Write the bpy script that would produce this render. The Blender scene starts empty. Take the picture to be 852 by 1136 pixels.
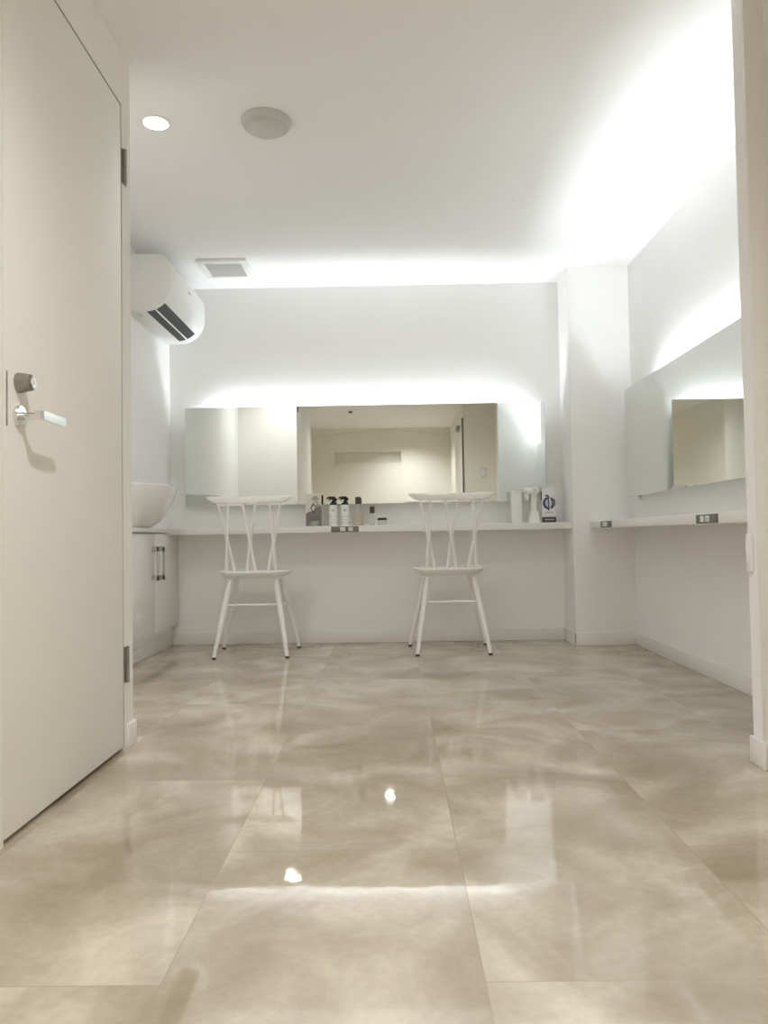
import bpy, bmesh, math, random
from mathutils import Vector, Matrix
random.seed(7)
SC = bpy.context.scene
COL = SC.collection
R = math.radians
PI = math.pi

# ------------------------------------------------------------------ camera
H = 0.65
yaw, pitch, roll = R(-0.5642), R(1.798), R(0.9203)
fwd = Vector((math.sin(yaw) * math.cos(pitch), math.cos(yaw) * math.cos(pitch), math.sin(pitch)))
rt0 = Vector((math.cos(yaw), -math.sin(yaw), 0))
up0 = rt0.cross(fwd)
rt = rt0 * math.cos(roll) - up0 * math.sin(roll)
upv = rt0 * math.sin(roll) + up0 * math.cos(roll)
cam_d = bpy.data.cameras.new('camera')
cam_d.sensor_fit = 'HORIZONTAL'
cam_d.sensor_width = 36
cam_d.lens = 853.0 / 852.0 * 36
cam_d.clip_start = 0.02
cam = bpy.data.objects.new('camera', cam_d)
COL.objects.link(cam)
m = Matrix((rt, upv, -fwd)).transposed().to_4x4()
m.translation = Vector((0, 0, H))
cam.matrix_world = m
SC.camera = cam

# ------------------------------------------------------------------ world, exposure
w = bpy.data.worlds.new('world')
SC.world = w
w.use_nodes = True
w.node_tree.nodes['Background'].inputs[0].default_value = (1.0, 0.93, 0.84, 1)
w.node_tree.nodes['Background'].inputs[1].default_value = 0.0
SC.view_settings.view_transform = 'Standard'
SC.view_settings.look = 'None'
SC.view_settings.exposure = 0.72
SC.view_settings.gamma = 1
SC.view_settings.use_curve_mapping = False
SC.cycles.use_denoising = True
SC.cycles.max_bounces = 16
SC.cycles.diffuse_bounces = 10
SC.cycles.glossy_bounces = 8
SC.cycles.sample_clamp_indirect = 8
SC.cycles.blur_glossy = 0.3

COOL = (0.88, 0.945, 1.0)
WARM = (0.995, 0.99, 0.98)
P_GLOW_BACK, P_GLOW_RIGHT = 4.9, 6.8
P_DOWN_ROOM, P_DOWN_HALL, P_DOWN_END = 31.0, 68.0, 66.0


def area(name, loc, direction, sx, sy, power, color):
    d = bpy.data.lights.new(name, 'AREA')
    d.shape = 'RECTANGLE'
    d.size, d.size_y = sx, sy
    d.energy = power
    d.color = color
    d.spread = R(172)
    o = bpy.data.objects.new(name, d)
    COL.objects.link(o)
    o.location = loc
    z = -Vector(direction).normalized()
    # local x follows the long side
    long_axis = Vector((1, 0, 0)) if abs(direction[0]) < 1e-6 else Vector((0, 1, 0))
    y = z.cross(long_axis).normalized()
    x = y.cross(z).normalized()
    mm = Matrix((x, y, z)).transposed().to_4x4()
    mm.translation = Vector(loc)
    o.matrix_world = mm
    return o


# main dimensions of the place
ZC = 2.2095         # ceiling
XL = -0.84          # left wall of the entry with the door
XBL = -1.367        # left wall of the room
YB = 4.743          # back wall face
YC = 4.4725         # pillar front
XC = 1.054          # pillar left
XR = 1.406          # right wall face
YF = 2.478          # room face of the front wall, left
XS, YS = 1.005, 2.185  # right stub wall
XHR, XHL, YH = 1.24, -1.13, -1.8

# light strips lying behind the top edges of the two mirrors, shining up the walls
area('mirror_light_back', (-0.150, 4.7230, 1.380), (0, -0.05, 1.0), 1.90, 0.026, P_GLOW_BACK, COOL)
area('mirror_light_right', (1.3860, 3.19, 1.380), (-0.05, 0, 1.0), 1.54, 0.026, P_GLOW_RIGHT, COOL)


# ------------------------------------------------------------------ materials
def mat(name, color, rough=0.6, metal=0.0, spec=0.5, coat=0.0, noise=None, bump=None, trans=0.0, ior=1.45, emit=None):
    mt = bpy.data.materials.new(name)
    mt.use_nodes = True
    nt = mt.node_tree
    b = nt.nodes['Principled BSDF']
    b.inputs['Base Color'].default_value = (*color, 1)
    b.inputs['Roughness'].default_value = rough
    b.inputs['Metallic'].default_value = metal
    b.inputs['Specular IOR Level'].default_value = spec
    b.inputs['Coat Weight'].default_value = coat
    b.inputs['Coat Roughness'].default_value = 0.08
    b.inputs['Transmission Weight'].default_value = trans
    b.inputs['IOR'].default_value = ior
    if emit:
        b.inputs['Emission Color'].default_value = (*emit[0], 1)
        b.inputs['Emission Strength'].default_value = emit[1]
    tc = nt.nodes.new('ShaderNodeTexCoord')
    if noise:
        sc, amt = noise
        n = nt.nodes.new('ShaderNodeTexNoise')
        n.inputs['Scale'].default_value = sc
        n.inputs['Detail'].default_value = 4
        nt.links.new(tc.outputs['Object'], n.inputs['Vector'])
        mx = nt.nodes.new('ShaderNodeMix')
        mx.data_type = 'RGBA'
        mx.inputs['A'].default_value = (*[c * (1 - amt) for c in color], 1)
        mx.inputs['B'].default_value = (*[min(1, c * (1 + amt)) for c in color], 1)
        nt.links.new(n.outputs['Fac'], mx.inputs['Factor'])
        nt.links.new(mx.outputs['Result'], b.inputs['Base Color'])
    if bump:
        sc, st, dist = bump
        n = nt.nodes.new('ShaderNodeTexNoise')
        n.inputs['Scale'].default_value = sc
        n.inputs['Detail'].default_value = 3
        nt.links.new(tc.outputs['Object'], n.inputs['Vector'])
        bp = nt.nodes.new('ShaderNodeBump')
        bp.inputs['Strength'].default_value = st
        bp.inputs['Distance'].default_value = dist
        nt.links.new(n.outputs['Fac'], bp.inputs['Height'])
        nt.links.new(bp.outputs['Normal'], b.inputs['Normal'])
    return mt


M = {}
M['wall'] = mat('wall_paper', (0.885, 0.882, 0.876), 0.85, spec=0.25, noise=(3.0, 0.012), bump=(220, 0.25, 0.0006))
M['ceil'] = mat('ceiling_paper', (0.885, 0.882, 0.876), 0.9, spec=0.2, noise=(2.0, 0.012), bump=(160, 0.25, 0.0006))
M['base'] = mat('baseboard_vinyl', (0.83, 0.815, 0.785), 0.45, noise=(5, 0.01))
M['door'] = mat('door_sheet', (0.84, 0.82, 0.775), 0.6, spec=0.0, noise=(1.5, 0.01), bump=(14, 0.05, 0.0006))
M['white'] = mat('white_laminate', (0.84, 0.83, 0.81), 0.35, noise=(6, 0.01))
M['paint'] = mat('white_chair_paint', (0.86, 0.85, 0.83), 0.38, noise=(20, 0.012), bump=(60, 0.08, 0.0005))
M['plastic'] = mat('white_plastic', (0.84, 0.84, 0.83), 0.35, noise=(12, 0.008))
M['ceramic'] = mat('white_ceramic', (0.84, 0.835, 0.82), 0.12, coat=0.5, noise=(8, 0.008))
M['fitting'] = mat('off_white_plastic', (0.58, 0.58, 0.555), 0.45, noise=(12, 0.01))
M['greyplast'] = mat('grey_plastic', (0.66, 0.66, 0.65), 0.5, noise=(12, 0.02))
M['black'] = mat('black_plastic', (0.018, 0.017, 0.016), 0.35, noise=(30, 0.1))
M['slot'] = mat('dark_opening', (0.02, 0.022, 0.024), 0.5, noise=(40, 0.2))
M['rubber'] = mat('black_rubber', (0.02, 0.018, 0.016), 0.7, noise=(60, 0.1))
M['steel'] = mat('brushed_steel', (0.60, 0.59, 0.56), 0.28, metal=1.0, noise=(40, 0.06))
M['darksteel'] = mat('dull_steel', (0.36, 0.35, 0.32), 0.38, metal=1.0, noise=(40, 0.08))
M['chrome'] = mat('satin_chrome', (0.78, 0.78, 0.77), 0.14, metal=1.0, noise=(30, 0.02))
M['mirror'] = mat('mirror_silver', (0.80, 0.825, 0.80), 0.006, metal=1.0, noise=(1, 0.003))
M['glass_edge'] = mat('mirror_edge', (0.66, 0.74, 0.71), 0.1, noise=(10, 0.02))
M['plate'] = mat('outlet_plate_grey', (0.17, 0.165, 0.145), 0.45, noise=(50, 0.05))
M['socket'] = mat('outlet_white', (0.78, 0.78, 0.75), 0.4, noise=(50, 0.02))
M['brown'] = mat('dark_brown_cap', (0.075, 0.058, 0.040), 0.4, noise=(60, 0.1))
M['label'] = mat('paper_label', (0.80, 0.80, 0.77), 0.6, noise=(60, 0.02))
M['ink'] = mat('pale_grey_print', (0.50, 0.50, 0.48), 0.6, noise=(60, 0.03))
M['peach'] = mat('peach_liquid', (0.72, 0.64, 0.50), 0.12, trans=0.35, noise=(20, 0.03))
M['clear'] = mat('clear_glass', (0.93, 0.93, 0.91), 0.05, trans=0.85, noise=(20, 0.01))
M['card'] = mat('card_white', (0.78, 0.78, 0.79), 0.5, noise=(40, 0.01))
M['cream'] = mat('card_cream', (0.72, 0.71, 0.63), 0.5, noise=(40, 0.015))
M['mauve'] = mat('print_mauve_grey', (0.22, 0.195, 0.19), 0.5, noise=(120, 0.22))
M['midgrey'] = mat('print_mid_grey', (0.17, 0.165, 0.155), 0.5, noise=(150, 0.2))
M['palegrey'] = mat('print_light_grey', (0.40, 0.385, 0.365), 0.5, noise=(120, 0.12))
M['skin'] = mat('print_pale_skin_grey', (0.62, 0.60, 0.57), 0.5, noise=(120, 0.05))
M['navy'] = mat('print_navy', (0.05, 0.062, 0.13), 0.5, noise=(120, 0.15))
M['paleblue'] = mat('print_pale_blue', (0.50, 0.54, 0.66), 0.5, noise=(120, 0.05))
M['charcoal'] = mat('card_charcoal', (0.065, 0.06, 0.055), 0.5, noise=(60, 0.1))
M['lamp'] = mat('lamp_diffuser', (0.9, 0.9, 0.88), 0.4, emit=((1.0, 0.95, 0.87), 14.0), noise=(20, 0.01))
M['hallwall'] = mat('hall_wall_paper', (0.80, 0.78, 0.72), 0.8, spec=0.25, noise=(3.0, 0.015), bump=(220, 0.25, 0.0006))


def floor_material():
    mt = bpy.data.materials.new('beige_marble_tile')
    mt.use_nodes = True
    nt = mt.node_tree
    L = nt.links.new
    b = nt.nodes['Principled BSDF']
    tc = nt.nodes.new('ShaderNodeTexCoord')
    # tile layout: long side along Y, running bond
    mp = nt.nodes.new('ShaderNodeMapping')
    mp.inputs['Rotation'].default_value = (0, 0, R(90))
    L(tc.outputs['Object'], mp.inputs['Vector'])
    mp.inputs['Location'].default_value = (1.14, 4.145 - 0.0, 0)
    br = nt.nodes.new('ShaderNodeTexBrick')
    br.offset = 0.5
    br.inputs['Scale'].default_value = 1.0
    br.inputs['Brick Width'].default_value = 0.95
    br.inputs['Row Height'].default_value = 0.4745
    br.inputs['Mortar Size'].default_value = 0.0009
    br.inputs['Mortar Smooth'].default_value = 0.3
    br.inputs['Color1'].default_value = (0.0, 0.0, 0.0, 1)
    br.inputs['Color2'].default_value = (1, 1, 1, 1)
    br.inputs['Mortar'].default_value = (0.5, 0.5, 0.5, 1)
    L(mp.outputs['Vector'], br.inputs['Vector'])
    # the marble figure jumps from tile to tile
    sh = nt.nodes.new('ShaderNodeVectorMath')
    sh.operation = 'MULTIPLY_ADD'
    L(br.outputs['Color'], sh.inputs[0])
    sh.inputs[1].default_value = (0.25, 0.15, 0.55)
    ofs = nt.nodes.new('ShaderNodeVectorMath')
    ofs.inputs[1].default_value = (3.7, 1.9, 0.4)
    L(tc.outputs['Object'], ofs.inputs[0])
    L(ofs.outputs['Vector'], sh.inputs[2])
    n1 = nt.nodes.new('ShaderNodeTexNoise')
    n1.inputs['Scale'].default_value = 3.3
    n1.inputs['Detail'].default_value = 7
    n1.inputs['Roughness'].default_value = 0.5
    n1.inputs['Distortion'].default_value = 0.7
    L(sh.outputs['Vector'], n1.inputs['Vector'])
    r1 = nt.nodes.new('ShaderNodeValToRGB')
    cr = r1.color_ramp
    cr.elements[0].position = 0.30
    cr.elements[0].color = (0.33, 0.268, 0.19, 1)
    cr.elements[1].position = 0.70
    cr.elements[1].color = (0.66, 0.59, 0.485, 1)
    e = cr.elements.new(0.5)
    e.color = (0.47, 0.405, 0.315, 1)
    L(n1.outputs['Fac'], r1.inputs['Fac'])
    n2 = nt.nodes.new('ShaderNodeTexNoise')
    n2.inputs['Scale'].default_value = 60
    n2.inputs['Detail'].default_value = 5
    L(sh.outputs['Vector'], n2.inputs['Vector'])
    r2 = nt.nodes.new('ShaderNodeValToRGB')
    r2.color_ramp.elements[0].position = 0.35
    r2.color_ramp.elements[0].color = (0.95, 0.95, 0.95, 1)
    r2.color_ramp.elements[1].position = 0.72
    r2.color_ramp.elements[1].color = (1.05, 1.05, 1.045, 1)
    L(n2.outputs['Fac'], r2.inputs['Fac'])
    mu = nt.nodes.new('ShaderNodeMix')
    mu.data_type = 'RGBA'
    mu.blend_type = 'MULTIPLY'
    mu.inputs['Factor'].default_value = 1
    L(r1.outputs['Color'], mu.inputs['A'])
    L(r2.outputs['Color'], mu.inputs['B'])
    # per tile tone
    rt_ = nt.nodes.new('ShaderNodeValToRGB')
    rt_.color_ramp.elements[0].color = (0.985, 0.985, 0.985, 1)
    rt_.color_ramp.elements[1].color = (1.015, 1.015, 1.015, 1)
    L(br.outputs['Color'], rt_.inputs['Fac'])
    mt2 = nt.nodes.new('ShaderNodeMix')
    mt2.data_type = 'RGBA'
    mt2.blend_type = 'MULTIPLY'
    mt2.inputs['Factor'].default_value = 1
    L(mu.outputs['Result'], mt2.inputs['A'])
    L(rt_.outputs['Color'], mt2.inputs['B'])
    mo = nt.nodes.new('ShaderNodeMix')
    mo.data_type = 'RGBA'
    L(br.outputs['Fac'], mo.inputs['Factor'])
    L(mt2.outputs['Result'], mo.inputs['A'])
    mo.inputs['B'].default_value = (0.36, 0.30, 0.225, 1)
    L(mo.outputs['Result'], b.inputs['Base Color'])
    # waxed surface: slightly wavy
    b.inputs['Roughness'].default_value = 0.035
    b.inputs['IOR'].default_value = 1.95
    b.inputs['Specular IOR Level'].default_value = 0.5
    nb = nt.nodes.new('ShaderNodeTexNoise')
    nb.inputs['Scale'].default_value = 9
    nb.inputs['Detail'].default_value = 3
    L(sh.outputs['Vector'], nb.inputs['Vector'])
    bp = nt.nodes.new('ShaderNodeBump')
    bp.inputs['Strength'].default_value = 0.35
    bp.inputs['Distance'].default_value = 0.0007
    L(nb.outputs['Fac'], bp.inputs['Height'])
    bp2 = nt.nodes.new('ShaderNodeBump')
    bp2.inputs['Strength'].default_value = 0.5
    bp2.inputs['Distance'].default_value = 0.0006
    bp2.invert = True
    L(br.outputs['Fac'], bp2.inputs['Height'])
    L(bp.outputs['Normal'], bp2.inputs['Normal'])
    L(bp2.outputs['Normal'], b.inputs['Normal'])
    return mt


M['floor'] = floor_material()


# ------------------------------------------------------------------ mesh helpers
class MB:
    def __init__(self):
        self.bm = bmesh.new()

    def box(self, x0, x1, y0, y1, z0, z1, bev=0.0, seg=2):
        b2 = bmesh.new()
        bmesh.ops.create_cube(b2, size=1)
        bmesh.ops.scale(b2, vec=(x1 - x0, y1 - y0, z1 - z0), verts=b2.verts)
        bmesh.ops.translate(b2, vec=((x0 + x1) / 2, (y0 + y1) / 2, (z0 + z1) / 2), verts=b2.verts)
        if bev:
            bmesh.ops.bevel(b2, geom=b2.edges[:], offset=bev, segments=seg, affect='EDGES', profile=0.5)
        self.merge(b2)
        return self

    def merge(self, b2, mtx=None):
        if mtx is not None:
            bmesh.ops.transform(b2, matrix=mtx, verts=b2.verts)
        me = bpy.data.meshes.new('tmp')
        b2.to_mesh(me)
        b2.free()
        self.bm.from_mesh(me)
        bpy.data.meshes.remove(me)

    def tube(self, pts, radii, n=14, cap=True):
        pts = [Vector(p) for p in pts]
        if not isinstance(radii, (list, tuple)):
            radii = [radii] * len(pts)
        rings = []
        prev = None
        for i, p in enumerate(pts):
            t = (pts[min(i + 1, len(pts) - 1)] - pts[max(i - 1, 0)]).normalized()
            if prev is None:
                a = Vector((0, 0, 1)) if abs(t.z) < 0.9 else Vector((1, 0, 0))
                u = t.cross(a).normalized()
            else:
                u = (prev - t * prev.dot(t)).normalized()
            prev = u
            v = t.cross(u)
            rings.append([self.bm.verts.new(p + (u * math.cos(2 * PI * k / n) + v * math.sin(2 * PI * k / n)) * radii[i]) for k in range(n)])
        for i in range(len(rings) - 1):
            for k in range(n):
                f = self.bm.faces.new((rings[i][k], rings[i][(k + 1) % n], rings[i + 1][(k + 1) % n], rings[i + 1][k]))
                f.smooth = True
        if cap:
            self.bm.faces.new(rings[0][::-1])
            self.bm.faces.new(rings[-1])
        return self

    def loft(self, rings, cap=True, smooth=True):
        rr = [[self.bm.verts.new(p) for p in ring] for ring in rings]
        n = len(rr[0])
        for i in range(len(rr) - 1):
            for k in range(n):
                f = self.bm.faces.new((rr[i][k], rr[i][(k + 1) % n], rr[i + 1][(k + 1) % n], rr[i + 1][k]))
                f.smooth = smooth
        if cap:
            self.bm.faces.new(rr[0][::-1])
            self.bm.faces.new(rr[-1])
        return self

    def lathe(self, prof, n=28, center=(0, 0), mtx=None):
        """prof: list of (r, z)"""
        b2 = MB()
        rings = [[(center[0] + max(r, 1e-5) * math.cos(2 * PI * k / n), center[1] + max(r, 1e-5) * math.sin(2 * PI * k / n), z) for k in range(n)] for r, z in prof]
        b2.loft(rings)
        self.merge(b2.bm, mtx)
        return self

    def prism(self, poly, axis, a, b, smooth=False):
        """extrude a 2D polygon along an axis from a to b; poly in the other two axes in xyz order"""
        def P(q, t):
            if axis == 0:
                return (t, q[0], q[1])
            if axis == 1:
                return (q[0], t, q[1])
            return (q[0], q[1], t)
        self.loft([[P(q, a) for q in poly], [P(q, b) for q in poly]], smooth=smooth)
        return self

    def build(self, name, material, parent=None, sharp=32, loc=None):
        bmesh.ops.recalc_face_normals(self.bm, faces=self.bm.faces[:])
        for e in self.bm.edges:
            if len(e.link_faces) == 2 and e.calc_face_angle(0) > R(sharp):
                e.smooth = False
        for f in self.bm.faces:
            f.smooth = True
        me = bpy.data.meshes.new(name)
        self.bm.to_mesh(me)
        self.bm.free()
        me.materials.append(material)
        o = bpy.data.objects.new(name, me)
        COL.objects.link(o)
        if parent is not None:
            o.parent = parent
        if loc is not None:
            o.location = loc
        return o


def tag(o, label=None, cat=None, group=None, kind=None):
    if label:
        o['label'] = label
    if cat:
        o['category'] = cat
    if group:
        o['group'] = group
    if kind:
        o['kind'] = kind
    return o


def empty(name, loc, label, cat, group=None, rz=0.0, kind=None):
    o = bpy.data.objects.new(name, None)
    o.empty_display_size = 0.05
    COL.objects.link(o)
    o.location = loc
    o.rotation_euler = (0, 0, rz)
    return tag(o, label, cat, group, kind)


def copy_tree(o, parent=None):
    c = o.copy()
    COL.objects.link(c)
    if parent is not None:
        c.parent = parent
    for ch in list(o.children):
        copy_tree(ch, c)
    return c


# ------------------------------------------------------------------ the setting
def struct(o, label, cat):
    return tag(o, label, cat, kind='structure')


b = MB()
b.box(-1.7, 1.7, -2.0, 5.0, -0.08, 0)
struct(b.build('floor', M['floor']), 'glossy beige marble-look tiled floor', 'floor')
b = MB()
b.box(-1.7, 1.7, -2.0, 5.0, ZC, ZC + 0.08)
struct(b.build('ceiling', M['ceil']), 'white papered ceiling washed by the light strips behind the mirrors', 'ceiling')

b = MB()
b.box(-1.70, 1.06, YB, 4.90, 0, ZC)
struct(b.build('wall_back', M['wall']), 'white back wall lit from behind the wide mirror', 'wall')
b = MB()
b.box(XR, 1.56, YS, YC, 0, ZC)
struct(b.build('wall_right', M['wall']), 'white right wall behind the side mirror', 'wall')
b = MB()
b.box(XC, 1.62, YC, 4.92, 0, ZC)
struct(b.build('wall_pillar', M['wall']), 'white square pillar in the back right corner', 'pillar')

b = MB()   # left wall with a recess for the cabinet
b.box(-1.72, XBL, YF, 3.80, 0, ZC)
b.box(-1.72, XBL, 3.80, 4.95, 0.7155, ZC)
b.box(-1.72, XBL, 3.80, 4.95, 0, 0.112)
b.box(-1.72, -1.66, 3.80, 4.95, 0.112, 0.7155)
struct(b.build('wall_left', M['wall']), 'white left wall carrying the air conditioner', 'wall')

b = MB()   # short wall between room and entry, left side, with the entry wall around the door
b.box(-1.72, XL, 2.400, YF, 0, ZC)
b.box(-0.96, XL, 1.654, 2.400, 2.038, ZC)
b.box(-0.96, XL, 1.30, 1.654, 0, ZC)
b.box(-1.30, -0.96, 1.30, 1.40, 0, ZC)
struct(b.build('wall_entry_left', M['door']), 'white wall around the left door', 'wall')
b = MB()
b.box(XS, 1.7, YS - 0.055, YS, 0, ZC)
struct(b.build('wall_entry_right', M['wall']), 'end of the short wall at the right edge', 'wall')
b = MB()
b.box(XS - 0.0005, XS + 0.055, YS - 0.070, YS - 0.055, 0, ZC, bev=0.002)
struct(b.build('trim_1', M['base']), 'flat casing on the wall end at the right edge', 'trim')
b = MB()
b.box(XHR, 1.7, 0.30, YS - 0.055, 0, ZC)
b.box(0.865, 1.7, -1.9, 0.30, 0, ZC)
struct(b.build('wall_hall_right', M['hallwall']), 'right wall of the hall behind the viewer', 'wall')
b = MB()
b.box(-1.30, XHL, -1.9, 1.30, 0, ZC)
struct(b.build('wall_hall_left', M['hallwall']), 'left wall of the hall behind the viewer', 'wall')
b = MB()   # hall end wall with a long niche and a shallow panel recess under it
n0, n1 = -0.82, 0.15
b.box(-1.30, n0, -2.0, YH, 0, ZC)
b.box(n1, 0.90, -2.0, YH, 0, ZC)
b.box(n0, n1, -2.0, YH, 1.88, ZC)
b.box(n0, n1, -2.0, YH - 0.012, 0, 1.72)
b.box(n0, n1, -2.0, YH - 0.10, 1.72, 1.88)
arch = [(XHL, ZC), (XHL, ZC - 0.10)]
for k in range(0, 17):
    t = k / 16
    arch.append((XHL + (0.865 - XHL) * t, ZC - 0.10 + 0.085 * math.sin(PI * t)))
arch += [(0.865, ZC - 0.10), (0.865, ZC)]
ar = []
for q in arch:
    if not ar or (abs(q[0] - ar[-1][0]) + abs(q[1] - ar[-1][1])) > 1e-6:
        ar.append(q)
b.prism(ar, 1, YH, YH + 0.06)
struct(b.build('wall_hall_end', M['hallwall']), 'hall end wall with a long niche seen in the mirror', 'wall')

# baseboards
bh = 0.075


def skirting(name, label, boxes):
    b = MB()
    for bx in boxes:
        b.box(*bx, 0, bh, bev=0.003)
    struct(b.build(name, M['base']), label, 'baseboard')


skirting('baseboard_back', 'low white baseboard along the back wall', [(XBL + 0.009, XC - 0.009, YB - 0.009, YB)])
skirting('baseboard_pillar', 'white baseboard around the pillar', [(XC - 0.009, XC, YC - 0.009, YB), (XC - 0.009, XR - 0.009, YC - 0.009, YC)])
skirting('baseboard_right', 'white baseboard along the right wall', [(XR - 0.009, XR, YS, YC)])
skirting('baseboard_left', 'white baseboard below the wall cabinet', [(XBL, XBL + 0.009, YF, YB)])
skirting('baseboard_entry_left', 'short baseboard at the foot of the door frame', [(XL - 0.03, XL + 0.009, 2.418, YF + 0.009), (XBL + 0.009, XL - 0.03, YF, YF + 0.009)])
skirting('baseboard_entry_right', 'short baseboard around the wall end at right', [(XS - 0.009, XS - 0.0005, YS - 0.079, YS + 0.009), (XS - 0.0005, XS + 0.055, YS - 0.079, YS - 0.070), (XS, XR - 0.009, YS, YS + 0.009)])

# ------------------------------------------------------------------ door
d1 = empty('door_1', (XL, 2.03, 0), 'off-white flush door with lever handle and deadbolt at left', 'door', kind='structure')
d1.location = (0, 0, 0)
b = MB()
b.box(-0.88, XL, 1.657, 2.3915, 0.012, 2.0315, bev=0.0015)
b.build('door_leaf', M['door'], d1)
M['gap_shade'] = mat('door_gap_shade_grey', (0.10, 0.095, 0.085), 0.7, noise=(60, 0.05))  # dark grey that stands in for the shade inside the door gap
b = MB()
b.prism([(1.657, 2.0316), (2.3916, 2.0316), (2.3916, 0.012), (2.3995, 0.012), (2.3995, 2.0378), (1.657, 2.0378)], 0, -0.875, XL - 0.0025)
tag(b.build('door_gap_shade', M['gap_shade'], d1), 'thin dark strip added as the shade in the gap around the door')
for z in (0.262, 1.842):
    b = MB()
    for s in (-1, 1):
        b.tube([(XL + 0.006, 2.411, z + s * 0.002), (XL + 0.006, 2.411, z + s * 0.055)], 0.0065, 12)
    b.box(XL - 0.001, XL + 0.0025, 2.399, 2.437, z - 0.055, z + 0.055, bev=0.0008)
    tag(b.build('hinge', M['darksteel'], d1), 'dull steel hinge')
b = MB()
b.box(XL - 0.012, XL + 0.0012, 1.6665, 1.6715, 0.905, 1.027)
tag(b.build('latch_plate', M['darksteel'], d1), 'thin dark strip of the latch plate')
rotx = Matrix.Translation((XL, 1.722, 1.010)) @ Matrix.Rotation(R(90), 4, 'Y')
b = MB()
b.lathe([(0.0, 0.0), (0.0225, 0.0), (0.0230, 0.003), (0.0185, 0.030), (0.0150, 0.033), (0.0, 0.033)], 28, mtx=rotx)
db = b.build('deadbolt', M['darksteel'], d1)
tag(db, 'dull steel deadbolt collar')
b = MB()
b.lathe([(0.0, 0.0325), (0.0125, 0.0325), (0.0135, 0.0345), (0.0125, 0.0365), (0.0, 0.0365)], 24, mtx=rotx)
b.box(XL + 0.0362, XL + 0.0372, 1.7205, 1.7235, 1.0045, 1.0155)
b.build('key_cylinder', M['chrome'], db)
rotr = Matrix.Translation((XL, 1.722, 0.934)) @ Matrix.Rotation(R(90), 4, 'Y')
b = MB()
b.lathe([(0.0, 0.0), (0.0255, 0.0), (0.0255, 0.006), (0.0235, 0.009), (0.0, 0.009)], 32, mtx=rotr)
rose = b.build('handle_rose', M['chrome'], d1)
b = MB()
b.tube([(XL + 0.008, 1.722, 0.934), (XL + 0.05, 1.722, 0.934)], 0.0085, 16)
# flat lever, bent to run along the door
lev = [(XL + 0.041, 1.712), (XL + 0.055, 1.712), (XL + 0.060, 1.720), (XL + 0.060, 1.835), (XL + 0.052, 1.835), (XL + 0.050, 1.732), (XL + 0.041, 1.732)]
b.prism(lev, 2, 0.925, 0.945)
b.build('lever', M['chrome'], rose)

d2 = empty('door_2', (0, 0, 0), 'pale hall door standing open, its dark edge seen in the wide mirror', 'door', kind='structure')
b = MB()
b.box(0.830, 0.862, -0.55, 0.300, 0.01, 2.03, bev=0.002)
b.build('door_leaf', M['door'], d2)
b = MB()
b.box(0.846, 0.858, 0.300, 0.306, 0.01, 2.03)
tag(b.build('edge_seal', M['charcoal'], d2), 'dark gasket along the door edge')
b = MB()
b.box(0.790, 0.830, 0.02, 0.22, 1.90, 1.955, bev=0.004)
tag(b.build('door_closer', M['darksteel'], d2), 'dull steel door closer')

# ------------------------------------------------------------------ wall mirrors
def wall_mirror(name, label, horizontal, a0, a1, face, z0, z1, box_in, depth):
    """horizontal: lies along X (back wall) else along Y (right wall); face = coordinate of the glass front"""
    r = empty(name, (0, 0, 0), label, 'mirror')
    g = 0.005
    b = MB()
    c = MB()
    if horizontal:
        b.box(a0, a1, face, face + g, z0, z1, bev=0.0012, seg=1)
        c.box(a0 + box_in, a1 - box_in, face + g, face + depth, z0 + 0.012, z1 - 0.090, bev=0.002)
    else:
        b.box(face, face + g, a0, a1, z0, z1, bev=0.0012, seg=1)
        c.box(face + g, face + depth, a0 + box_in, a1 - box_in, z0 + 0.012, z1 - 0.090, bev=0.002)
    b.build('mirror_glass', M['mirror'], r)
    tag(c.build('mounting_frame', M['white'], r), 'white frame behind the glass')
    return r


wall_mirror('wall_mirror', 'wide mirror on the back wall above the two chairs', True, -1.2555, 0.9416, 4.674, 0.849, 1.4537, 0.05, YB - 4.674)
mr = wall_mirror('wall_mirror', 'side mirror on the right wall beyond the pillar', False, 2.40, 4.342, 1.3284, 0.848, 1.4537, 0.05, XR - 1.3284)
b = MB()
b.box(1.340, 1.356, 4.17, 4.182, 0.822, 0.850, bev=0.002)
tag(b.build('bracket', M['chrome'], mr), 'small metal bracket under the glass')

# ------------------------------------------------------------------ counters
b = MB()
b.box(XBL, XC - 0.0005, 4.515, YB, 0.676, 0.715, bev=0.0025)
b.box(-1.655, XBL + 0.001, 3.803, YB, 0.690, 0.7152)
b.box(XBL, -1.318, 3.803, 4.516, 0.690, 0.715, bev=0.002)
tag(b.build('vanity_counter', M['white']), 'long white shelf counter along the back wall under the wide mirror', 'counter')
b = MB()
b.box(1.1515, XR, YS + 0.0005, YC - 0.0005, 0.676, 0.715, bev=0.0025)
tag(b.build('vanity_counter', M['white']), 'white shelf counter along the right wall under the side mirror', 'counter')


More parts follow.
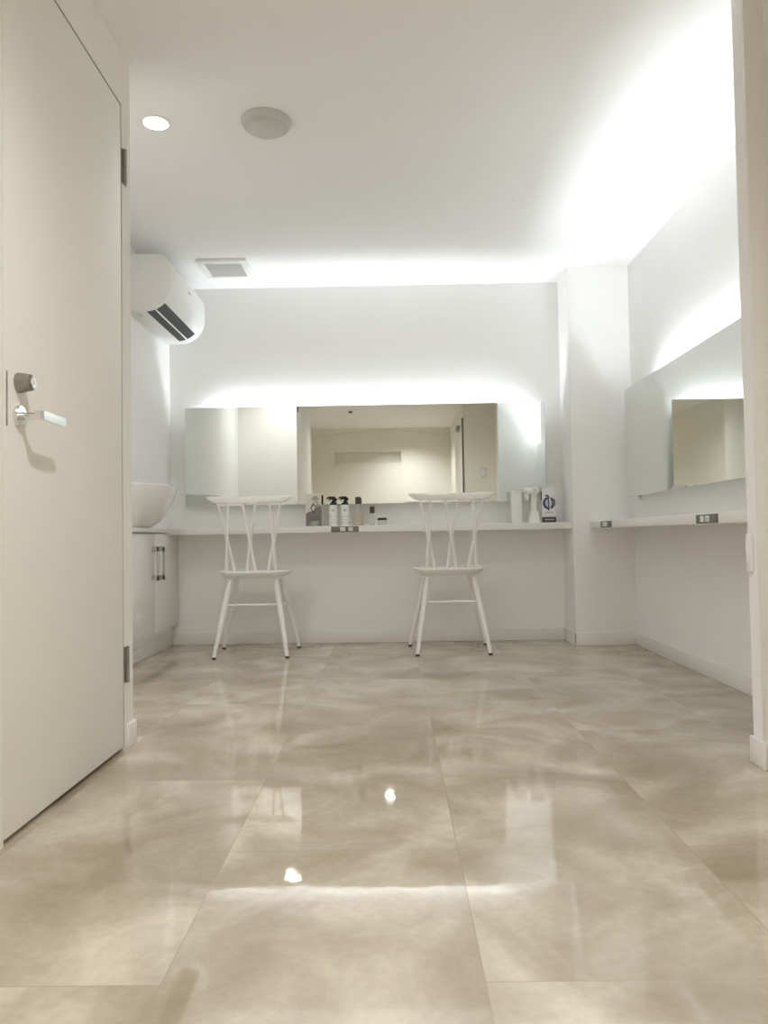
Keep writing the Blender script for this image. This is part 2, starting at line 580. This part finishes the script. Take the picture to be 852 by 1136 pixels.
def outlet(name, label, horizontal, c, face, wdt, sockets):
    """grey plate with white sockets set in a counter edge"""
    zc, hh = 0.6945, 0.0165
    r = empty(name, (0, 0, 0), label, 'outlet', 'outlets in the counter edges')
    b = MB()
    if horizontal:
        b.box(c - wdt / 2, c + wdt / 2, face - 0.004, face + 0.001, zc - hh, zc + hh, bev=0.0012)
    else:
        b.box(face - 0.004, face + 0.001, c - wdt / 2, c + wdt / 2, zc - hh, zc + hh, bev=0.0012)
    b.build('plate', M['plate'], r)
    for s, sw in sockets:
        b = MB()
        k = MB()
        if horizontal:
            b.box(c + s - sw / 2, c + s + sw / 2, face - 0.0062, face - 0.003, zc - 0.011, zc + 0.011, bev=0.0012)
            for q in (-0.35, 0.35):
                k.box(c + s + q * sw * 0.5 - 0.001, c + s + q * sw * 0.5 + 0.001, face - 0.0067, face - 0.006, zc - 0.004, zc + 0.004)
        else:
            b.box(face - 0.0062, face - 0.003, c + s - sw / 2, c + s + sw / 2, zc - 0.011, zc + 0.011, bev=0.0012)
            for q in (-0.35, 0.35):
                k.box(face - 0.0067, face - 0.006, c + s + q * sw * 0.5 - 0.001, c + s + q * sw * 0.5 + 0.001, zc - 0.004, zc + 0.004)
        so = b.build('socket', M['socket'], r)
        k.build('slot', M['plate'], so)
    return r


outlet('power_outlet', 'grey outlet plate in the back counter edge below the two pump bottles', True, -0.276, 4.515, 0.162, [(-0.012, 0.030), (0.034, 0.026)])
outlet('power_outlet', 'small grey outlet plate in the right counter edge beside the pillar', False, 4.140, 1.1515, 0.200, [(0.035, 0.042), (-0.012, 0.042)])
outlet('power_outlet', 'wider grey outlet plate in the right counter edge, nearer the viewer', False, 2.818, 1.1515, 0.190, [(0.035, 0.034), (-0.012, 0.034)])

# ------------------------------------------------------------------ recessed cabinet at left
cb = empty('wall_cabinet', (0, 0, 0), 'white two-door cabinet under the washbasin on the left wall', 'cabinet')
b = MB()
b.box(-1.655, -1.338, 3.806, 4.738, 0.128, 0.686)
b.build('body', M['white'], cb)
for y0, y1, hy in ((3.806, 4.2695, 4.222), (4.2725, 4.738, 4.330)):
    b = MB()
    b.box(-1.338, -1.320, y0, y1, 0.130, 0.680, bev=0.0012)
    dr = b.build('door', M['white'], cb)
    b = MB()
    z0, z1 = 0.425, 0.612
    b.box(-1.321, -1.283, hy - 0.006, hy + 0.006, z0, z0 + 0.028, bev=0.0015)
    b.box(-1.321, -1.283, hy - 0.006, hy + 0.006, z1 - 0.028, z1, bev=0.0015)
    b.box(-1.295, -1.283, hy - 0.006, hy + 0.006, z0, z1, bev=0.0015)
    tag(b.build('handle', M['steel'], dr), 'square steel pull handle')

# ------------------------------------------------------------------ washbasin
bs = empty('washbasin', (XBL, 4.14, 0.7152), 'white half-round washbasin against the left wall above the cabinet', 'washbasin')
prof = [(0.040, 0.13, 0.0005), (0.060, 0.150, 0.008), (0.096, 0.190, 0.034), (0.130, 0.225, 0.075), (0.156, 0.250, 0.118), (0.177, 0.268, 0.160), (0.190, 0.280, 0.193), (0.197, 0.286, 0.214), (0.199, 0.288, 0.222),
        (0.193, 0.282, 0.225), (0.183, 0.272, 0.220), (0.150, 0.235, 0.170), (0.100, 0.165, 0.115), (0.040, 0.08, 0.095)]
n = 28
rings = []
for dx, dy, z in prof:
    ring = [(0.0012 + dx * math.sin(PI * k / n) ** 0.9, -dy * math.cos(PI * k / n), z) for k in range(n + 1)]
    rings.append(ring)
b = MB()
b.loft(rings)
b.build('bowl', M['ceramic'], bs, sharp=50)
b = MB()
b.tube([(0.066, 0, 0.101), (0.066, 0, 0.105)], 0.018, 20)
b.build('drain', M['chrome'], bs).location = (-0.03, 0, 0)

# ------------------------------------------------------------------ air conditioner
ac = empty('air_conditioner', (XBL, 4.275, 1.832), 'white split air conditioner high on the left wall', 'air conditioner')
Y0, Y1 = -0.355, 0.355


def arc(cx, cz, rx, rz, a0, a1, k):
    return [(cx + rx * math.cos(R(a0 + (a1 - a0) * i / k)), cz + rz * math.sin(R(a0 + (a1 - a0) * i / k))) for i in range(k + 1)]


low = arc(0.105, 0.148, 0.147, 0.146, -90, 0, 18)
top = arc(0.175, 0.215, 0.075, 0.083, 0, 90, 10)
profile = [(0.001, 0.012), (0.03, 0.002)] + low + top + [(0.001, 0.298)]
pr = []
for q in profile:
    if not pr or (abs(q[0] - pr[-1][0]) + abs(q[1] - pr[-1][1])) > 1e-5:
        pr.append(q)
b = MB()
cx, cz = 0.12, 0.15


def shrink(f):
    return [(cx + (q[0] - cx) * f if q[0] > 0.002 else q[0], cz + (q[1] - cz) * f) for q in pr]


b.loft([[(q[0], y, q[1]) for q in shrink(f)] for y, f in ((Y0, 0.965), (Y0 + 0.002, 0.985), (Y0 + 0.007, 1.0), (Y1 - 0.007, 1.0), (Y1 - 0.002, 0.985), (Y1, 0.965))])
body = b.build('body', M['plastic'], ac, sharp=40)


def strip(a0, a1, y0, y1, off, name, m_, par, lab=None):
    outer = arc(0.105, 0.148, 0.147 + off, 0.146 + off, a0, a1, 8)
    inner = arc(0.105, 0.148, 0.140, 0.139, a0, a1, 8)[::-1]
    b = MB()
    b.prism(outer + inner, 1, y0, y1, smooth=True)
    o = b.build(name, m_, par, sharp=40)
    if lab:
        tag(o, lab)
    return o


o1 = strip(-86, -69, Y0 + 0.022, Y1 - 0.085, 0.0016, 'air_outlet', M['slot'], ac, 'dark air outlet slot')
o2 = strip(-66, -45, Y0 + 0.022, Y1 - 0.085, 0.0016, 'air_outlet', M['slot'], ac, 'dark air outlet slot')
strip(-69, -66, Y0 + 0.022, Y1 - 0.085, 0.006, 'louver', M['plastic'], ac)
b = MB()
b.box(0.045, 0.075, Y0 + 0.05, Y0 + 0.11, 0.0005, 0.0035)
tag(b.build('display_window', M['greyplast'], ac), 'small grey display window')
b = MB()
b.box(0.248, 0.2526, -0.02, 0.02, 0.196, 0.204, bev=0.0005)
b.build('badge', M['palegrey'], ac)

# ------------------------------------------------------------------ ceiling fittings
cf = empty('ceiling_fitting', (-0.445, 2.822, ZC), 'round white ceiling fitting right of the lit downlight', 'ceiling fitting')
b = MB()
b.lathe([(0.0, -0.0005), (0.092, -0.0005), (0.094, -0.006), (0.090, -0.018), (0.084, -0.026), (0.076, -0.027), (0.0, -0.027)], 40)
b.build('base', M['fitting'], cf)
b = MB()
b.lathe([(0.0, -0.026), (0.070, -0.026), (0.068, -0.036), (0.060, -0.041), (0.0, -0.043)], 40)
b.build('cover', M['fitting'], cf)

dl = empty('downlight', (-0.857, 2.818, ZC), 'small lit recessed downlight above the door end of the room', 'downlight', 'recessed downlights')
b = MB()
rg = [(0.045, -0.0005), (0.056, -0.0005), (0.056, -0.004), (0.045, -0.005)]
n = 32
b.loft([[(r * math.cos(2 * PI * k / n), r * math.sin(2 * PI * k / n), z) for k in range(n)] for r, z in rg + [rg[0]]], cap=False)
b.build('trim_ring', M['plastic'], dl)
b = MB()
b.lathe([(0.0, -0.0006), (0.0448, -0.0006), (0.0448, -0.003), (0.0, -0.0035)], 32)
b.build('lens', M['lamp'], dl)
dl2 = copy_tree(dl)
dl2.location = (-0.065, 0.868, ZC)
dl2['label'] = 'lit downlight in the hall ceiling, mirrored in the floor'
dl3 = empty('downlight', (0.22, -1.20, ZC), 'small shielded downlight close to the hall end wall', 'downlight')
b = MB()
b.loft([[(r * math.cos(2 * PI * k / n), r * math.sin(2 * PI * k / n), z) for k in range(n)] for r, z in rg + [rg[0]]], cap=False)
b.build('trim_ring', M['plastic'], dl3)
b = MB()
b.lathe([(0.0, -0.0006), (0.0448, -0.0006), (0.0448, -0.002), (0.0, -0.002)], 32)
b.build('dark_reflector', M['greyplast'], dl3)


def spot(name, loc, power, ang=128, blend=1.0, col=WARM):
    d = bpy.data.lights.new(name, 'SPOT')
    d.energy = power
    d.color = col
    d.spot_size = R(ang)
    d.spot_blend = blend
    d.shadow_soft_size = 0.05
    o = bpy.data.objects.new(name, d)
    COL.objects.link(o)
    o.location = loc
    return o


spot('downlight_beam', (-0.895, 2.818, ZC - 0.012), P_DOWN_ROOM, 140, 1.0)
spot('downlight_beam', (-0.065, 0.868, ZC - 0.012), P_DOWN_HALL, 156, 1.0)
spot('downlight_beam', (0.22, -1.20, ZC - 0.012), P_DOWN_END, 140, 1.0)

vt = empty('ceiling_vent', (-0.93, 4.365, ZC), 'square white ceiling vent near the air conditioner', 'vent')
b = MB()
x_, y_ = 0.142, 0.140
for bx in ((-x_, x_, -y_, -0.098), (-x_, x_, 0.118, y_), (-x_, -0.104, -0.098, 0.118), (0.104, x_, -0.098, 0.118)):
    b.box(*bx, -0.016, -0.0005, bev=0.002)
b.build('frame', M['plastic'], vt)
b = MB()
b.box(-0.104, 0.104, -0.098, 0.118, -0.009, -0.001)
for k in range(11):
    yy = -0.090 + k * 0.02
    b.box(-0.103, 0.103, yy - 0.003, yy + 0.003, -0.013, -0.008)
tag(b.build('grille', M['greyplast'], vt), 'grey slatted grille')


# ------------------------------------------------------------------ chairs
def make_chair():
    r = empty('dining_chair', (0, 0, 0), '', 'chair', 'white spindle-back chairs at the back counter')
    # local: +Y towards the counter (front of the seat), origin on the floor below the seat centre
    # seat: rear edge at y=-0.17, rounded front at +0.22
    def outline(sx, sy, k=36):
        pts = []
        for i in range(k):
            a = 2 * PI * i / k
            c, s = math.cos(a), math.sin(a)
            e = 0.42
            x = math.copysign(abs(c) ** e, c)
            y = math.copysign(abs(s) ** e, s)
            wx = 0.200 + 0.012 * y
            pts.append((x * wx * sx, 0.012 + y * 0.190 * sy))
        return pts
    b = MB()
    rings = []
    for z, sx, sy in ((0.430, 0.74, 0.80), (0.434, 0.82, 0.86), (0.448, 0.93, 0.94), (0.460, 0.99, 0.99), (0.466, 1.0, 1.0), (0.470, 0.985, 0.985), (0.468, 0.86, 0.86), (0.464, 0.55, 0.55), (0.462, 0.2, 0.2)):
        rings.append([(x, y, z) for x, y in outline(sx, sy)])
    b.loft(rings)
    b.build('seat', M['paint'], r, sharp=60)
    # legs
    legs = {}
    for sx in (-1, 1):
        for back in (True, False):
            tp = Vector((sx * 0.124, -0.095 if back else 0.115, 0.437))
            ft = Vector((sx * (0.198 if back else 0.222), -0.205 if back else 0.175, 0.0075))
            legs[(sx, back)] = (tp, ft)
            b = MB()
            pts = [tp.lerp(ft, t) for t in (0, 0.04, 0.18, 0.38, 0.65, 1.0)]
            b.tube(pts, [0.0125, 0.0130, 0.0152, 0.0165, 0.0140, 0.0105], 16)
            b.box(tp.x - 0.026, tp.x + 0.026, tp.y - 0.022, tp.y + 0.022, 0.420, 0.4315, bev=0.003)
            lg = b.build('leg', M['paint'], r, sharp=45)
            b = MB()
            b.tube([ft + (tp - ft).normalized() * 0.002, (ft.x, ft.y, 0.0006)], [0.0112, 0.0105], 16)
            tag(b.build('foot_cap', M['rubber'], lg), 'black rubber foot cap')
    # stretchers
    def at(key, z):
        tp, ft = legs[key]
        return tp.lerp(ft, (tp.z - z) / (tp.z - ft.z))
    def bar(p, q, ra=0.0065):
        b = MB()
        b.tube([p, p.lerp(q, 0.5), q], [ra * 0.85, ra * 1.1, ra * 0.85], 10)
        b.build('stretcher', M['paint'], r)
    bar(at((-1, True), 0.283), at((1, True), 0.283), 0.006)
    for sx in (-1, 1):
        bar(at((sx, True), 0.272), at((sx, False), 0.272))
    # crest rail, bowed away from the sitter
    b = MB()
    n = 24
    rings = []
    yt = -0.225
    for i in range(n + 1):
        u = -1 + 2 * i / n
        x = u * 0.228
        bow = 0.030 * (u * u) + yt
        hgt = 0.0205 * (1 - 0.55 * abs(u) ** 9)
        zc_ = 0.857 + 0.004 * u * u + 0.0080 * abs(u) ** 9
        th = 0.0085 * (1 - 0.35 * abs(u) ** 6)
        ring = []
        for k in range(12):
            a = 2 * PI * k / 12
            c, s = math.cos(a), math.sin(a)
            ring.append((x * (1 + 0.0 * s) - (0.010 * math.copysign(abs(u) ** 5, -u) * s), bow + th * math.copysign(abs(c) ** 0.6, c), zc_ + hgt * math.copysign(abs(s) ** 0.6, s)))
        rings.append(ring)
    b.loft(rings)
    b.build('crest_rail', M['paint'], r, sharp=60)
    # six spindles crossing in three pairs
    for xb, xt in ((-0.137, -0.111), (-0.090, -0.172), (-0.026, 0.035), (0.026, -0.035), (0.090, 0.172), (0.137, 0.111)):
        off = 0.0045 if (abs(xb) < 0.1 and xb <= 0.09 and xb != 0.026) else -0.0045
        p = Vector((xb, -0.150 + off, 0.462))
        q = Vector((xt, yt + 0.030 * (xt / 0.228) ** 2, 0.845))
        mid = p.lerp(q, 0.5) + Vector((0, 0.004 + off, 0))
        b = MB()
        b.tube([p, p.lerp(mid, 0.5) + Vector((0, off * 0.3, 0)), mid, mid.lerp(q, 0.5) + Vector((0, off * 0.3, 0)), q], [0.0090, 0.0088, 0.0082, 0.0070, 0.0060], 10)
        b.build('spindle', M['paint'], r)
    return r


chair = make_chair()
chair.location = (0.322, 4.385, 0)
chair.rotation_euler = (0, 0, R(1.0))
chair['label'] = 'white wooden spindle-back chair at the counter, the right one of the two'
ch2 = copy_tree(chair)
ch2.location = (-0.778, 4.378, 0)
ch2.rotation_euler = (0, 0, R(0.8))
ch2['label'] = 'white wooden spindle-back chair at the counter, the left one beside the cabinet'

# ------------------------------------------------------------------ things on the back counter
ZT = 0.7155


def flat(parent, name, pts, y, m_, lab=None, t=0.0006):
    """thin printed shape on a card's front; pts in local x, z"""
    b = MB()
    b.prism(pts, 1, y - t, y)
    o = b.build(name, m_, parent)
    if lab:
        tag(o, lab)
    return o


def ell(cx, cz, rx, rz, a0=0, a1=360, k=24):
    return [(cx + rx * math.cos(R(a0 + (a1 - a0) * i / k)), cz + rz * math.sin(R(a0 + (a1 - a0) * i / k))) for i in range(k if a1 - a0 == 360 else k + 1)]


# left card: a grey portrait with a hat and a dark angular mark
pc = empty('poster_card', (-0.467, 4.605, ZT), 'upright card with a grey portrait and dark angular mark beside the pump bottles', 'card')
b = MB()
b.box(-0.047, 0.047, 0, 0.003, 0, 0.196)
b.build('card_panel', M['cream'], pc)
b = MB()
b.box(-0.046, 0.046, 0.0031, 0.0045, 0.0, 0.194)
b.prism([(0.0045, 0.004), (0.040, 0.0), (0.0045, 0.12)], 0, -0.012, 0.012)
tag(b.build('easel_back', M['black'], pc), 'black easel back')
flat(pc, 'printed_clothing', [(-0.047, 0.0), (-0.047, 0.075), (-0.030, 0.088), (0.000, 0.092), (0.012, 0.125), (0.030, 0.135), (0.044, 0.120), (0.047, 0.085), (0.047, 0.0)], 0.0, M['mauve'], t=0.0005)
flat(pc, 'printed_arms', [(-0.036, 0.040), (-0.010, 0.060), (0.030, 0.058), (0.034, 0.040), (0.0, 0.030)], -0.0005, M['midgrey'], t=0.0005)
flat(pc, 'printed_table', [(-0.030, 0.0), (-0.015, 0.030), (0.038, 0.032), (0.030, 0.0)], -0.0005, M['palegrey'], t=0.0005)
flat(pc, 'printed_table_edge', [(-0.022, 0.0), (-0.012, 0.030), (-0.008, 0.030), (-0.016, 0.0)], -0.0010, M['midgrey'], t=0.0005)
flat(pc, 'printed_table_edge', [(0.022, 0.0), (0.032, 0.034), (0.037, 0.034), (0.028, 0.0)], -0.0010, M['midgrey'], t=0.0005)
flat(pc, 'printed_face', ell(0.006, 0.146, 0.014, 0.020), -0.0005, M['skin'], t=0.0005)
flat(pc, 'printed_hat', ell(0.010, 0.164, 0.026, 0.007) , -0.0010, M['palegrey'], t=0.0004)
flat(pc, 'printed_hat_crown', ell(0.010, 0.168, 0.016, 0.015), -0.0010, M['palegrey'], t=0.0005)
flat(pc, 'printed_hair', [(0.016, 0.158), (0.026, 0.150), (0.032, 0.118), (0.020, 0.112), (0.018, 0.140)], -0.0010, M['palegrey'], t=0.0005)
mk = [(-0.003, 0.140), (-0.020, 0.110), (-0.003, 0.078), (0.006, 0.090), (0.002, 0.096), (-0.003, 0.090), (-0.013, 0.110), (-0.003, 0.127), (0.004, 0.117), (0.008, 0.122)]
flat(pc, 'printed_mark', mk, -0.0015, M['charcoal'], 'dark angular mark', t=0.0005)


def pump_bottle(x, y, label):
    r = empty('pump_bottle', (x, y, ZT), label, 'bottle', 'white pump bottles on the back counter')
    b = MB()
    b.lathe([(0.0, 0.0005), (0.0235, 0.0005), (0.025, 0.003), (0.025, 0.118), (0.0235, 0.124), (0.016, 0.130), (0.0, 0.130)], 30)
    b.build('body', M['plastic'], r)
    for za, zb in ((0.055, 0.0575), (0.020, 0.022)):
        b = MB()
        ring = [(0.0250, za), (0.0254, za), (0.0254, zb), (0.0250, zb), (0.0250, za)]
        b.loft([[(q * math.cos(2 * PI * k / 30), q * math.sin(2 * PI * k / 30), z) for k in range(30)] for q, z in ring], cap=False)
        b.build('label_line', M['ink'], r)
    b = MB()
    b.box(-0.006, 0.006, -0.0256, -0.0245, 0.085, 0.100)
    b.build('print', M['ink'], r)
    b = MB()
    b.box(-0.010, 0.010, -0.0256, -0.0245, 0.034, 0.037)
    b.build('print', M['ink'], r)
    b = MB()
    b.lathe([(0.0, 0.126), (0.0225, 0.1265), (0.0215, 0.134), (0.015, 0.139), (0.011, 0.141), (0.011, 0.150), (0.005, 0.151), (0.005, 0.163), (0.0, 0.163)], 24)
    b.build('collar', M['black'], r)
    b = MB()
    b.lathe([(0.0, 0.158), (0.012, 0.158), (0.0135, 0.164), (0.0125, 0.172), (0.007, 0.177), (0.0, 0.177)], 20)
    b.tube([(0, 0, 0.170), (-0.018, -0.004, 0.172), (-0.033, -0.007, 0.168), (-0.037, -0.008, 0.160)], [0.0065, 0.006, 0.005, 0.0042], 12)
    b.build('pump_head', M['black'], r)
    return r


pb = pump_bottle(-0.349, 4.600, 'white pump bottle with black pump, next to the portrait card')
pb2 = copy_tree(pb)
pb2.location = (-0.2785, 4.600, ZT)
pb2['label'] = 'white pump bottle with black pump, next to the peach bottle'


def cap_bottle(name, x, y, label, wd, hb, hn, capw, caph, m_, cat='bottle'):
    r = empty(name, (x, y, ZT), label, cat)
    b = MB()
    b.box(-wd / 2, wd / 2, -wd * 0.35, wd * 0.35, 0.0005, hb, bev=min(0.006, wd * 0.15), seg=3)
    b.build('body', m_, r)
    b = MB()
    b.lathe([(0.0, hb - 0.001), (capw * 0.40, hb - 0.001), (capw * 0.40, hb + hn), (0.0, hb + hn)], 20)
    b.build('neck', M['clear'], r)
    b = MB()
    b.box(-capw / 2, capw / 2, -capw / 2, capw / 2, hb + hn, hb + hn + caph, bev=0.002)
    b.build('cap', M['brown'], r)
    b = MB()
    b.box(-wd * 0.22, wd * 0.22, -wd * 0.35 - 0.0007, -wd * 0.35 + 0.0005, hb * 0.14, hb * 0.24)
    b.build('print', M['ink'], r)
    return r


cap_bottle('cosmetic_bottle', -0.200, 4.605, 'taller square bottle of peach liquid with dark brown cap', 0.062, 0.080, 0.050, 0.033, 0.042, M['peach'])
cap_bottle('cosmetic_bottle', -0.116, 4.600, 'small clear glass bottle with dark brown cap beside the low jar', 0.034, 0.055, 0.017, 0.029, 0.041, M['clear'])
jr = empty('cosmetic_jar', (-0.057, 4.600, ZT), 'low clear glass jar with black lid at the end of the row', 'jar')
b = MB()
b.lathe([(0.0, 0.0005), (0.024, 0.0005), (0.029, 0.004), (0.030, 0.020), (0.027, 0.030), (0.0, 0.030)], 28)
b.build('body', M['clear'], jr)
b = MB()
b.lathe([(0.0, 0.0302), (0.0275, 0.0302), (0.028, 0.032), (0.028, 0.042), (0.026, 0.044), (0.0, 0.044)], 28)
b.build('lid', M['black'], jr)

# right group
tb = empty('tall_carton', (0.7455, 4.600, ZT), 'plain tall white box on the counter left of the hair dryer', 'box')
b = MB()
b.box(-0.030, 0.030, -0.025, 0.025, 0.0005, 0.182, bev=0.0015)
b.build('body', M['plastic'], tb)
b = MB()
b.box(-0.033, 0.033, -0.028, 0.028, 0.182, 0.194, bev=0.002)
b.build('lid', M['plastic'], tb)

st = empty('dryer_holder', (0.850, 4.600, ZT), 'white bell-shaped holder under the hair dryer', 'holder')
b = MB()
b.lathe([(0.0, 0.0005), (0.037, 0.0005), (0.038, 0.006), (0.034, 0.020), (0.0285, 0.050), (0.0255, 0.066), (0.022, 0.070), (0.0, 0.070)], 30)
b.build('base', M['plastic'], st)
hd = empty('hair_dryer', (0.850, 4.600, ZT + 0.0703), 'white hair dryer standing upright in its holder beside the emblem card', 'hair dryer')
b = MB()
b.tube([(-0.001, 0, 0.0), (0.000, 0, 0.035), (-0.001, 0, 0.075), (0.002, -0.002, 0.105), (0.006, -0.004, 0.125)], [0.0165, 0.0150, 0.0165, 0.0175, 0.016], 18)
b.build('handle', M['plastic'], hd)
# barrel with intake to the viewer, nozzle to the left
mt_ = Matrix.Translation((0.006, -0.030, 0.122)) @ Matrix.Rotation(R(-90), 4, 'X')
b = MB()
b.lathe([(0.0, 0.0), (0.020, 0.0), (0.0245, 0.004), (0.026, 0.014), (0.0255, 0.040), (0.022, 0.058), (0.0, 0.060)], 28, mtx=mt_)
barrel = b.build('barrel', M['plastic'], hd)
b = MB()
b.lathe([(0.0, -0.0012), (0.0150, -0.0012), (0.0165, 0.0004), (0.0, 0.0006)], 24, mtx=mt_)
tag(b.build('intake_grille', M['greyplast'], barrel), 'grey intake grille')
mt_ = Matrix.Translation((-0.006, -0.010, 0.122)) @ Matrix.Rotation(R(-97), 4, 'Y')
b = MB()
b.lathe([(0.0, 0.0), (0.0205, 0.0), (0.0195, 0.020), (0.0215, 0.032), (0.0215, 0.046), (0.018, 0.048), (0.0, 0.046)], 26, mtx=mt_)
noz = b.build('nozzle', M['plastic'], hd)
b = MB()
b.prism([(-0.058, 0.112), (-0.030, 0.112), (-0.033, 0.062), (-0.046, 0.072)], 1, -0.016, 0.004)
b.build('nozzle_guard', M['plastic'], hd)

ec = empty('emblem_card', (0.941, 4.606, ZT), 'white card with round navy emblem in a dark base beside the pillar', 'card')
b = MB()
b.box(-0.040, 0.040, 0, 0.003, 0.0005, 0.212)
b.build('card_panel', M['card'], ec)
b = MB()
b.box(-0.020, 0.020, 0.0031, 0.0045, 0.0005, 0.195)
b.prism([(0.0045, 0.004), (0.040, 0.0005), (0.0045, 0.13)], 0, -0.010, 0.010)
tag(b.build('easel_back', M['charcoal'], ec), 'dark easel back')
bs_ = MB()
bs_.box(-0.0405, 0.0405, -0.010, 0.0, 0.0005, 0.033, bev=0.001)
base_ = bs_.build('base_block', M['charcoal'], ec)
tag(base_, 'dark base block with faint grey lettering')
for k in range(9):
    b = MB()
    b.box(-0.030 + k * 0.0066, -0.0255 + k * 0.0066, -0.0106, -0.0099, 0.014, 0.021)
    b.build('lettering', M['ink'], base_)
flat(ec, 'emblem_disc', ell(0.0, 0.116, 0.036, 0.038), 0.0, M['navy'], 'navy round emblem', t=0.0005)
flat(ec, 'emblem_field', ell(-0.0005, 0.117, 0.0205, 0.026), -0.0005, M['paleblue'], t=0.0005)
flat(ec, 'emblem_gap', [(0.0035, 0.070), (0.010, 0.072), (0.010, 0.165), (0.0035, 0.165)], -0.0010, M['card'], t=0.0005)
flat(ec, 'emblem_stem', [(-0.0045, 0.070), (0.0025, 0.070), (0.0025, 0.160), (-0.0045, 0.160)], -0.0010, M['navy'], t=0.0006)
flat(ec, 'emblem_crescent', ell(0.028, 0.118, 0.012, 0.024, -100, 100, 16), -0.0010, M['midgrey'], t=0.0004)
flat(ec, 'emblem_crescent', ell(-0.027, 0.114, 0.009, 0.020, 80, 280, 16), -0.0010, M['navy'], t=0.0004)
flat(ec, 'emblem_crown', [(-0.020, 0.156), (-0.004, 0.156), (-0.002, 0.165), (-0.011, 0.168), (-0.022, 0.163)], -0.0012, M['charcoal'], t=0.0005)
for k in range(6):
    x = -0.022 + k * 0.008
    flat(ec, 'caption', [(x, 0.056), (x + 0.005, 0.056), (x + 0.005, 0.064), (x, 0.064)], 0.0, M['palegrey'], t=0.0005)

# ------------------------------------------------------------------ plate on the wall end at right, hall switch
wp = empty('wall_plate', (0, 0, 0), 'small white cover plate on the wall end at the right edge', 'plate')
b = MB()
b.box(XS - 0.012, XS - 0.0002, YS - 0.036, YS - 0.010, 0.535, 0.640, bev=0.004)
b.build('cover', M['plastic'], wp)
b = MB()
b.box(XS - 0.015, XS - 0.011, YS - 0.028, YS - 0.018, 0.560, 0.615, bev=0.0015)
b.build('rocker', M['plastic'], wp)
sw = empty('light_switch', (0, 0, 0), 'pale switch plate on the hall wall, seen in the wide mirror', 'switch')
b = MB()
b.box(1.052, 1.122, 0.3002, 0.308, 1.32, 1.44, bev=0.003)
b.build('plate', M['greyplast'], sw)
b = MB()
b.box(1.070, 1.104, 0.307, 0.311, 1.345, 1.415, bev=0.0015)
b.build('rocker', M['plastic'], sw)

sp = empty('ceiling_sensor', (-0.49, -0.17, ZC), 'small dark round sensor on the hall ceiling, seen in the wide mirror', 'sensor')
b = MB()
b.lathe([(0.0, -0.0005), (0.026, -0.0005), (0.026, -0.010), (0.020, -0.022), (0.0, -0.026)], 24)
b.build('body', M['charcoal'], sp)
b = MB()
b.lathe([(0.027, -0.0004), (0.036, -0.0004), (0.036, -0.004), (0.027, -0.005)], 24)
b.build('ring', M['plastic'], sp)
